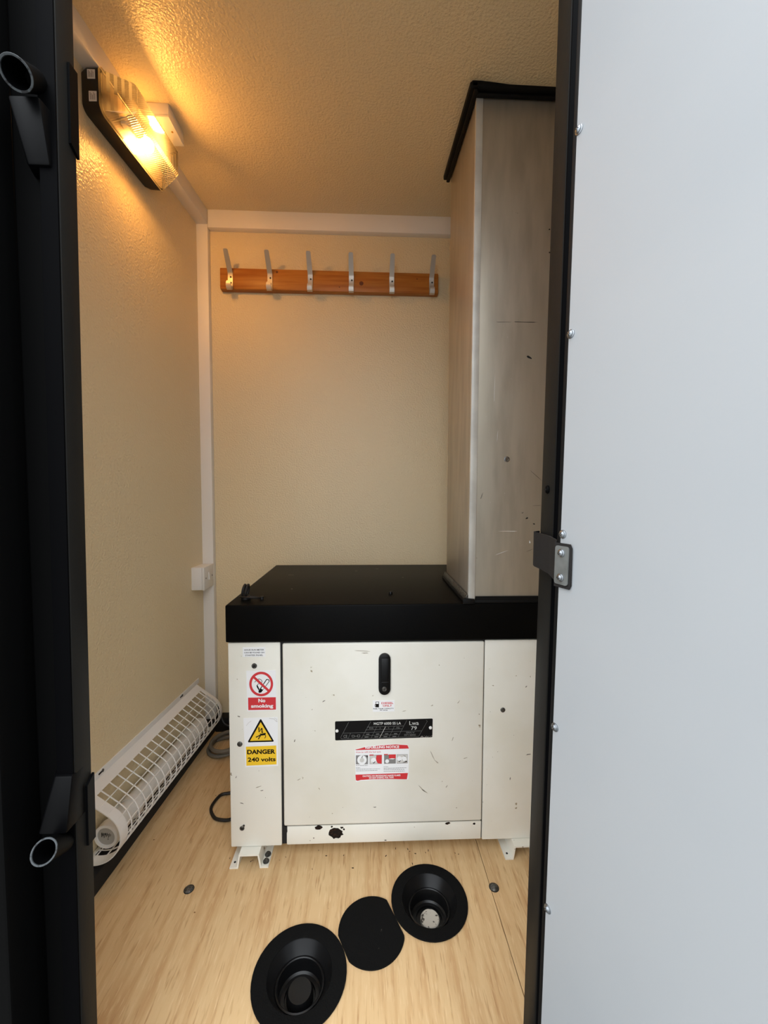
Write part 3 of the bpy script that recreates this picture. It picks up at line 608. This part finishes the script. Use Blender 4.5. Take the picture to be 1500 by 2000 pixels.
# ribbed lens: bowl whose alternate strips are thicker, cloudier ribs; upper strips darkened to cut light going up
b = B('clear_lens'); ny = 88; rows = []; PX = .067
for i in range(ny+1):
    u = i/ny; y = LY0+.007+(LY1-LY0-.014)*u; d0, d1 = y-(LY0+.007), (LY1-.007)-y
    k = max(0, min(1, d0/.028, d1/.036)); p = PX*k; rid = (.0009 if i % 2 else -.0009)*k
    zb_, zt_ = LZ+.007, LZ+LH-.005; ins, ti = .016*k, .003*k
    row = [(0, zb_), (p*.45, zb_+ins*.5-rid), (p*.88, zb_+ins-rid), (p+rid, zb_+ins+.008*k), (p+rid, (zb_+zt_)/2), (p+rid, zt_-ti-.006*k), (p*.9, zt_-ti+rid), (p*.45, zt_-ti*.5+rid), (0, zt_)]
    rows.append([b.bm.verts.new((xw(y)+.0486+a, y, c)) for a, c in row])
b.use('lens_rib'); b.use('lens_top_dimmer'); b.use('lens_top_dimmer_rib'); b.use('clear_lens')
for i, (a, c) in enumerate(zip(rows, rows[1:])):
    for k in range(8): b.bm.faces.new((a[k], a[k+1], c[k+1], c[k]))\
            .material_index = 2+i % 2 if k >= 5 or k == 4 and i % 2 else 1 if (i % 2 and 1 <= k <= 6 or k in (2, 6) or i in (9, 10)) else 0
obj('ribbed_lens', b, lamp, smooth=12, label='clear ribbed lens with an added dimming top')
bc = Vector((xw(1.24)+.070, 1.240, 2.026))
b = B('bulb_glow'); b.lathe([(.0, -.020)]+[(.020*sin(pi*k/12), -.020*cos(pi*k/12)) for k in range(1, 10)]+[(.012, .024), (.011, .034)], bc, (0, -1, 0), 20); obj('bulb', b, lamp, label='glowing filament bulb')
b = B('brass'); b.lathe([(.0, .034), (.0125, .034), (.0125, .052), (0, .052)], bc, (0, -1, 0), 18); obj('bulb_cap', b, lamp)
b = B('white_plastic'); b.lathe([(0, .0515), (.0155, .0515), (.0165, .076), (0, .076)], bc, (0, -1, 0), 18); b.box(xw(1.17)+.047, bc.x, bc.y-.078, bc.y-.054, bc.z-.010, bc.z+.010, .002); obj('lamp_holder', b, lamp)
for z, dz, dx in ((.076, .022, .017), (.022, .024, .0195)):
    b = B('sticker_white'); x0 = xw(LY0)+dx; zz = LZ+z; b.box(x0, x0+.019, LY0-.0008, LY0+.001, zz, zz+dz)
    b.use('ink_grey')
    for k in range(5): b.box(x0+.003+.0028*k, x0+.0042+.0028*k, LY0-.0010, LY0-.0009, zz+.003, zz+dz-.003-.003*(k % 3))
    obj('lamp_sticker', b, lamp, smooth=0, label='small white printed sticker')
# conduit box by the ceiling
jb = thing('junction_box', 'small square white junction box at ceiling behind lamp', 'junction box', (-.62, 1.291, 2.15))
y0, y1 = 1.242, 1.340
b = B('white_plastic'); b.box(-.6655, -.583, y0, y1, 2.1145, 2.1475, .002); obj('box_body', b, jb)
b = B('white_plastic'); b.box(-.6655, -.582, y0-.001, y1+.001, 2.1070, 2.1140, .0015); obj('box_lid', b, jb)
b = B('brass'); b.lathe([(.003, 0), (.003, .001), (0, .0014)], (-.595, 1.29, 2.107), (0, 0, -1), 10); obj('lid_screw', b, jb)

# ------------------------------------------------------------------ switch on the corner trim
sw = thing('wall_switch', 'white surface wall switch beside the corner trim', 'switch', (-.692, 1.636, .673))
b = B('white_plastic'); b.box(xl(1.64, .67)-.004, -.658, 1.593, 1.687, .628, .718, .002); obj('back_box', b, sw)
b = B('white_plastic'); b.box(-.6575, -.648, 1.592, 1.6875, .627, .719, .0025, 3); fp = obj('face_plate', b, sw)
b = B('white_plastic'); b.hexa([(-.650, 1.634, .662), (-.643, 1.634, .662), (-.643, 1.645, .662), (-.650, 1.645, .662), (-.650, 1.634, .692), (-.646, 1.634, .692), (-.646, 1.645, .692), (-.650, 1.645, .692)], .001); obj('rocker', b, fp)
for y in (1.609, 1.671):
    b = B('dull_steel'); b.lathe([(.0032, 0), (.003, .0008), (0, .001)], (-.648, y, .673), (1, 0, 0), 12); obj('plate_screw', b, fp)

# ------------------------------------------------------------------ tubular heater and its guard
def ax(y): return xl(y), .135-.015*(y-1.0)       # wall x and centre height along the heater
GY0, GY1 = 1.002, 1.612
gd = thing('heater_guard', 'white wire mesh guard over the tubular heater on left wall', 'heater guard', (ax(1.3)[0], 1.3, .15))
# profile: slopes out from the wall, rounds the heater and returns underneath
PC, PR, PA = .031, .071, .112
TA = atan2(PA, -PC)-math.acos(PR/sqrt(PA*PA+PC*PC)); TX, TZ = PC+PR*cos(TA), PR*sin(TA)
P0 = [(.001+(TX-.001)*k/12, PA-(PA-TZ)*k/12) for k in range(12)]+[(PC+PR*cos(TA-radians(155)*k/32), PR*sin(TA-radians(155)*k/32)) for k in range(33)]+[(.002, -.075)]
CL = [0]
for p, q_ in zip(P0, P0[1:]): CL.append(CL[-1]+sqrt((q_[0]-p[0])**2+(q_[1]-p[1])**2))
GL = CL[-1]
def gp(t, y, off=0):
    d = max(0, min(GL-1e-6, t*GL)); i = max(k for k in range(len(CL)-1) if CL[k] <= d); f = (d-CL[i])/(CL[i+1]-CL[i])
    (xa, za), (xb, zb) = P0[i], P0[i+1]; l_ = CL[i+1]-CL[i]; nx, nz = (za-zb)/l_, (xb-xa)/l_
    X, Z = ax(y); return Vector((X+xa+(xb-xa)*f+nx*off, y, Z+za+(zb-za)*f+nz*off))
NH = 18; WR = .0018; S0 = .105; NW = 9
b = B('white_plastic'); b.tube([gp(S0+(.97-S0)*k/30, 1.047) for k in range(31)], WR, 6); h0 = obj('guard_hoop', b, gd)
for k in range(1, NH): y = 1.047+k*(1.583-1.047)/(NH-1); dup(h0, gp(.5, y)-gp(.5, 1.047))
for k in range(1, NW+1):
    t = S0+(.97-S0)*k/(NW+.4); b = B('white_plastic'); b.tube([gp(t, GY0+.01), gp(t, 1.3), gp(t, GY1-.01)], WR, 6); obj('guard_wire', b, gd)
def band(y0, y1, a0, a1, n, name, th=.0013):
    b = B('white_plastic'); G = []
    for k in range(n+1):
        t = a0+(a1-a0)*k/n; G.append([b.bm.verts.new(gp(t, y, o_)) for y, o_ in ((y0, -th), (y1, -th), (y1, th), (y0, th))])
    for p, q_ in zip(G, G[1:]):
        for k in range(4): b.bm.faces.new((p[k], p[(k+1) % 4], q_[(k+1) % 4], q_[k]))
    b.bm.faces.new(G[0][::-1]); b.bm.faces.new(G[-1]); bmesh.ops.recalc_face_normals(b.bm, faces=b.bm.faces); return obj(name, b, gd)
band(GY0, GY0+.028, 0, 1, 48, 'end_band'); band(GY1-.016, GY1, 0, 1, 48, 'end_band')
band(GY0+.028, GY1-.016, .002, S0, 4, 'top_strip'); band(GY0+.028, GY1-.016, .955, .998, 3, 'bottom_strip')
b = B('white_plastic'); GR = PA
for (ya, yb) in ((GY0, GY1+.02),):
    (xa, za), (xb, zb) = ax(ya), ax(yb); b.hexa([(xa-.002, ya, za+GR-.002), (xa+.003, ya, za+GR-.002), (xb+.003, yb, zb+GR-.002), (xb-.002, yb, zb+GR-.002), (xa-.002, ya, za+GR+.018), (xa+.003, ya, za+GR+.018), (xb+.003, yb, zb+GR+.018), (xb-.002, yb, zb+GR+.018)], .0008)
fg = obj('wall_flange', b, gd)
for y in (1.085, 1.50):
    X, Z = ax(y); b = B('dull_steel'); b.lathe([(.0045, 0), (.004, .002), (0, .003)], (X+.003, y, Z+GR+.011), (1, 0, 0), 12); b.use('gap_dark'); b.box(X+.003, X+.0045, y-.016, y-.005, Z+GR+.009, Z+GR+.013); obj('flange_screw', b, fg)
ht = thing('tubular_heater', 'white tubular heater inside the wire guard', 'heater', (ax(1.3)[0]+.05, 1.3, .135))
def hp(y): X, Z = ax(y); return Vector((X+.0400, y, Z-.026))
hr = .029; ha = (hp(1.56)-hp(1.045)).normalized(); hl = (hp(1.56)-hp(1.045)).length
b = B('heater_white'); prof = [(0, .0), (hr*.9, 0), (hr, .003)]
nr = 40
for k in range(nr): t0 = .016+(hl-.032)*k/nr; prof += [(hr*.93, t0), (hr*.98, t0+(hl-.032)/nr*.5)]
prof += [(hr, hl-.003), (hr*.9, hl), (0, hl)]
b.lathe(prof, hp(1.045), ha, 28); obj('heater_tube', b, ht)
b = B('white_plastic'); b.lathe([(hr*.82, -.004), (hr*.84, -.008), (hr*1.08, -.008), (hr*1.10, -.004), (hr*1.10, .016), (hr*1.0, .018)], hp(1.045), ha, 32); obj('end_cap', b, ht)
b = B('label_grey'); c = hp(1.045); b.lathe([(hr*.83, -.0045), (0, -.0046)], c, ha, 32); b.use('ink_black')
for k, (x, z, l_) in enumerate(((-.012, .004, .012), (-.009, .0055, .008), (-.006, .002, .012), (-.003, .006, .006), (-.001, .003, .010), (.002, .005, .007), (.005, .001, .010), (.008, .003, .008), (.011, .000, .010), (.004, -.008, .004))): b.box(c.x+x-.0007, c.x+x+.0007, c.y-.0052, c.y-.0048, c.z+z-l_/2, c.z+z+l_/2)
obj('end_label', b, ht, smooth=0, label='round grey printed end label')
for y in (1.14, 1.49):
    X, Z = ax(y); p = hp(y); b = B('white_plastic'); b.box(X-.002, p.x, y-.010, y+.010, p.z-.006, p.z+.006, .001); b.lathe([(hr+.0022, -.011), (hr+.0022, .011), (hr+.0002, .011), (hr+.0002, -.011)], p, ha, 24, True); obj('wall_clip', b, ht)

# ------------------------------------------------------------------ cables on the floor
def smooth_path(pts, n=8):
    P = [Vector(p) for p in pts]; out = []
    for i in range(len(P)-1):
        a, c, d, e = P[max(i-1, 0)], P[i], P[i+1], P[min(i+2, len(P)-1)]
        for k in range(n):
            t = k/n; out.append(.5*((2*c)+(d-a)*t+(2*a-5*c+4*d-e)*t*t+(3*c-a-3*d+e)*t**3))
    return out+[P[-1]]
b = B('cable_black'); b.tube(smooth_path([(-.385, 1.325, .10), (-.41, 1.325, .040), (-.440, 1.318, .0075), (-.4673, 1.3149, .006), (-.4915, 1.3066, .006), (-.5025, 1.2718, .006), (-.4994, 1.2444, .006), (-.4788, 1.2156, .006), (-.4577, 1.2051, .006), (-.4277, 1.2041, .006), (-.400, 1.206, .020), (-.383, 1.215, .05)]), .0048, 10)
o = obj('black_cable', b, org=(-.45, 1.26, 0), label='thin black cable looping out from the left side of generator', category='cable')
b = B('cable_grey'); pts = []
for k in range(34):
    a = 2*pi*k/12; r = .058+.006*sin(k*.7); pts.append((-.560+r*1.05*cos(a+2.3), 1.563+r*1.15*sin(a+2.3), .008+.0052*k/12*2.2))
pts = [(-.39, 1.60, .10), (-.43, 1.615, .05)]+pts
b.tube(smooth_path(pts, 4), .0068, 8); obj('grey_cable_coil', b, org=(-.56, 1.56, 0), label='coiled grey cable on the floor in the back left corner', category='cable')
b = B('cable_black'); b.tube(smooth_path([(-.632, 1.68, .11), (-.612, 1.664, .055), (-.585, 1.655, .036), (-.54, 1.660, .032), (-.40, 1.664, .06)]), .0055, 8); obj('black_lead', b, org=(-.58, 1.67, .03), label='black lead along the back skirting behind the generator', category='cable')

# ------------------------------------------------------------------ floor sockets, cover disc, bolts
def socket(c, R_, label, plate):
    e = thing('floor_socket', label, 'floor socket', (c[0], c[1], 0), 'round black recessed floor sockets')
    b = B('grip_black'); n = 48; b.lathe([(HOLE-.0015, .0005), (R_-.001, .0005), (R_, .0015), (R_, .0035), (R_-.001, .0042), (HOLE, .0042), (HOLE-.0015, .0035)], (*c, 0), (0, 0, 1), n, True); obj('flange', b, e, label='flat black rim')
    b = B('socket_black'); b.lathe([(HOLE-.0012, .004), (HOLE-.002, .002), (.0515, -.0215), (.0512, -.0190), (.0485, -.0180), (.0470, -.0195), (.0465, -.023)], (*c, 0), (0, 0, 1), n); obj('cone', b, e)
    b = B('socket_black'); b.lathe([(.0465, -.0225), (.0440, -.046), (.0400, -.049), (.0330, -.049), (.0320, -.054), (0, -.054)], (*c, 0), (0, 0, 1), n); obj('cup', b, e)
    if plate: b = B('bolt_disc'); b.lathe([(.0235, -.0538), (.0235, -.0445), (.0215, -.0425), (0, -.0420)], (c[0]+.002, c[1]-.003, 0), (0, 0, 1), 32); obj('bolt_head', b, e, label='pale worn bolt head')
    else: b = B('socket_black'); b.lathe([(.0280, -.0538), (.0280, -.040), (.0240, -.034), (0, -.033)], (c[0], c[1], 0), (0, 0, 1), 32); obj('plug', b, e, label='black plug')
socket(RS[0][0], RS[0][1], 'black recessed floor socket with a pale bolt head, nearer the generator', True)
socket(RS[1][0], RS[1][1], 'black recessed floor socket with a dark plug, nearest the doorway', False)
b = B('grip_black'); c = (.0095, .879); rd = .0775; pts = []
for k in range(72):
    a = 2*pi*k/72; p = Vector((c[0]+rd*cos(a), c[1]+rd*sin(a)))
    for (q_, r_) in RS:
        q_ = Vector(q_); dv = (p-q_); nn = (q_-Vector(c)).normalized(); lim = (q_-Vector(c)).length-r_-.001
        if (p-Vector(c)).dot(nn) > lim: p = p-nn*((p-Vector(c)).dot(nn)-lim)
    pts.append((p.x, p.y, .0004))
b.prism(pts, (0, 0, .0034)); bmesh.ops.recalc_face_normals(b.bm, faces=b.bm.faces)
obj('cover_disc', b, org=(c[0], c[1], 0), label='flat black gritty disc on the floor between the two sockets', category='disc')
for x, y, lab in ((-.458, .994, 'domed dark bolt head in the plywood left of the sockets'), (.3265, .971, 'domed dark bolt head beside the floor seam on the right')):
    b = B('dull_steel'); b.lathe([(.0115, -.0005), (.0112, .0015), (.008, .0042), (.004, .0055), (0, .0057)], (x, y, 0), (0, 0, 1), 22); b.use('gap_dark'); b.lathe([(.0128, -.0003), (.0128, .0003), (.011, .0004)], (x, y, 0), (0, 0, 1), 22)
    obj('floor_bolt', b, org=(x, y, 0), label=lab, category='bolt', group='bolt heads in the floor')

# crumbs of dirt along the foot of the cabinet
b = B('rust'); random.seed(3)
for k in range(24):
    x = random.choice((-.33, -.30, -.10, .10, .18, .30))+random.gauss(0, .04); y = 1.066+abs(random.gauss(0, .012))-.03*(random.random() < .25); l_ = random.uniform(.001, .003); a = random.uniform(0, pi)
    if abs(abs(x+.3215)-.04) < .016 or abs(abs(x-.4345)-.04) < .016: continue
    dx, dy = l_*cos(a), l_*sin(a); w_ = .0007
    b.prism([(x-dx-dy*.3, y-dy+dx*.3, .0001), (x+dx-dy*.2, y+dy+dx*.2, .0001), (x+dx+dy*.2, y+dy-dx*.2, .0001), (x-dx+dy*.3, y-dy-dx*.3, .0001)], (0, 0, .0011))
bmesh.ops.recalc_face_normals(b.bm, faces=b.bm.faces)
obj('floor_dirt', b, org=(0, 1.07, 0), smooth=0, kind='stuff', label='dark crumbs of dirt on the floor along the generator front', category='dirt')
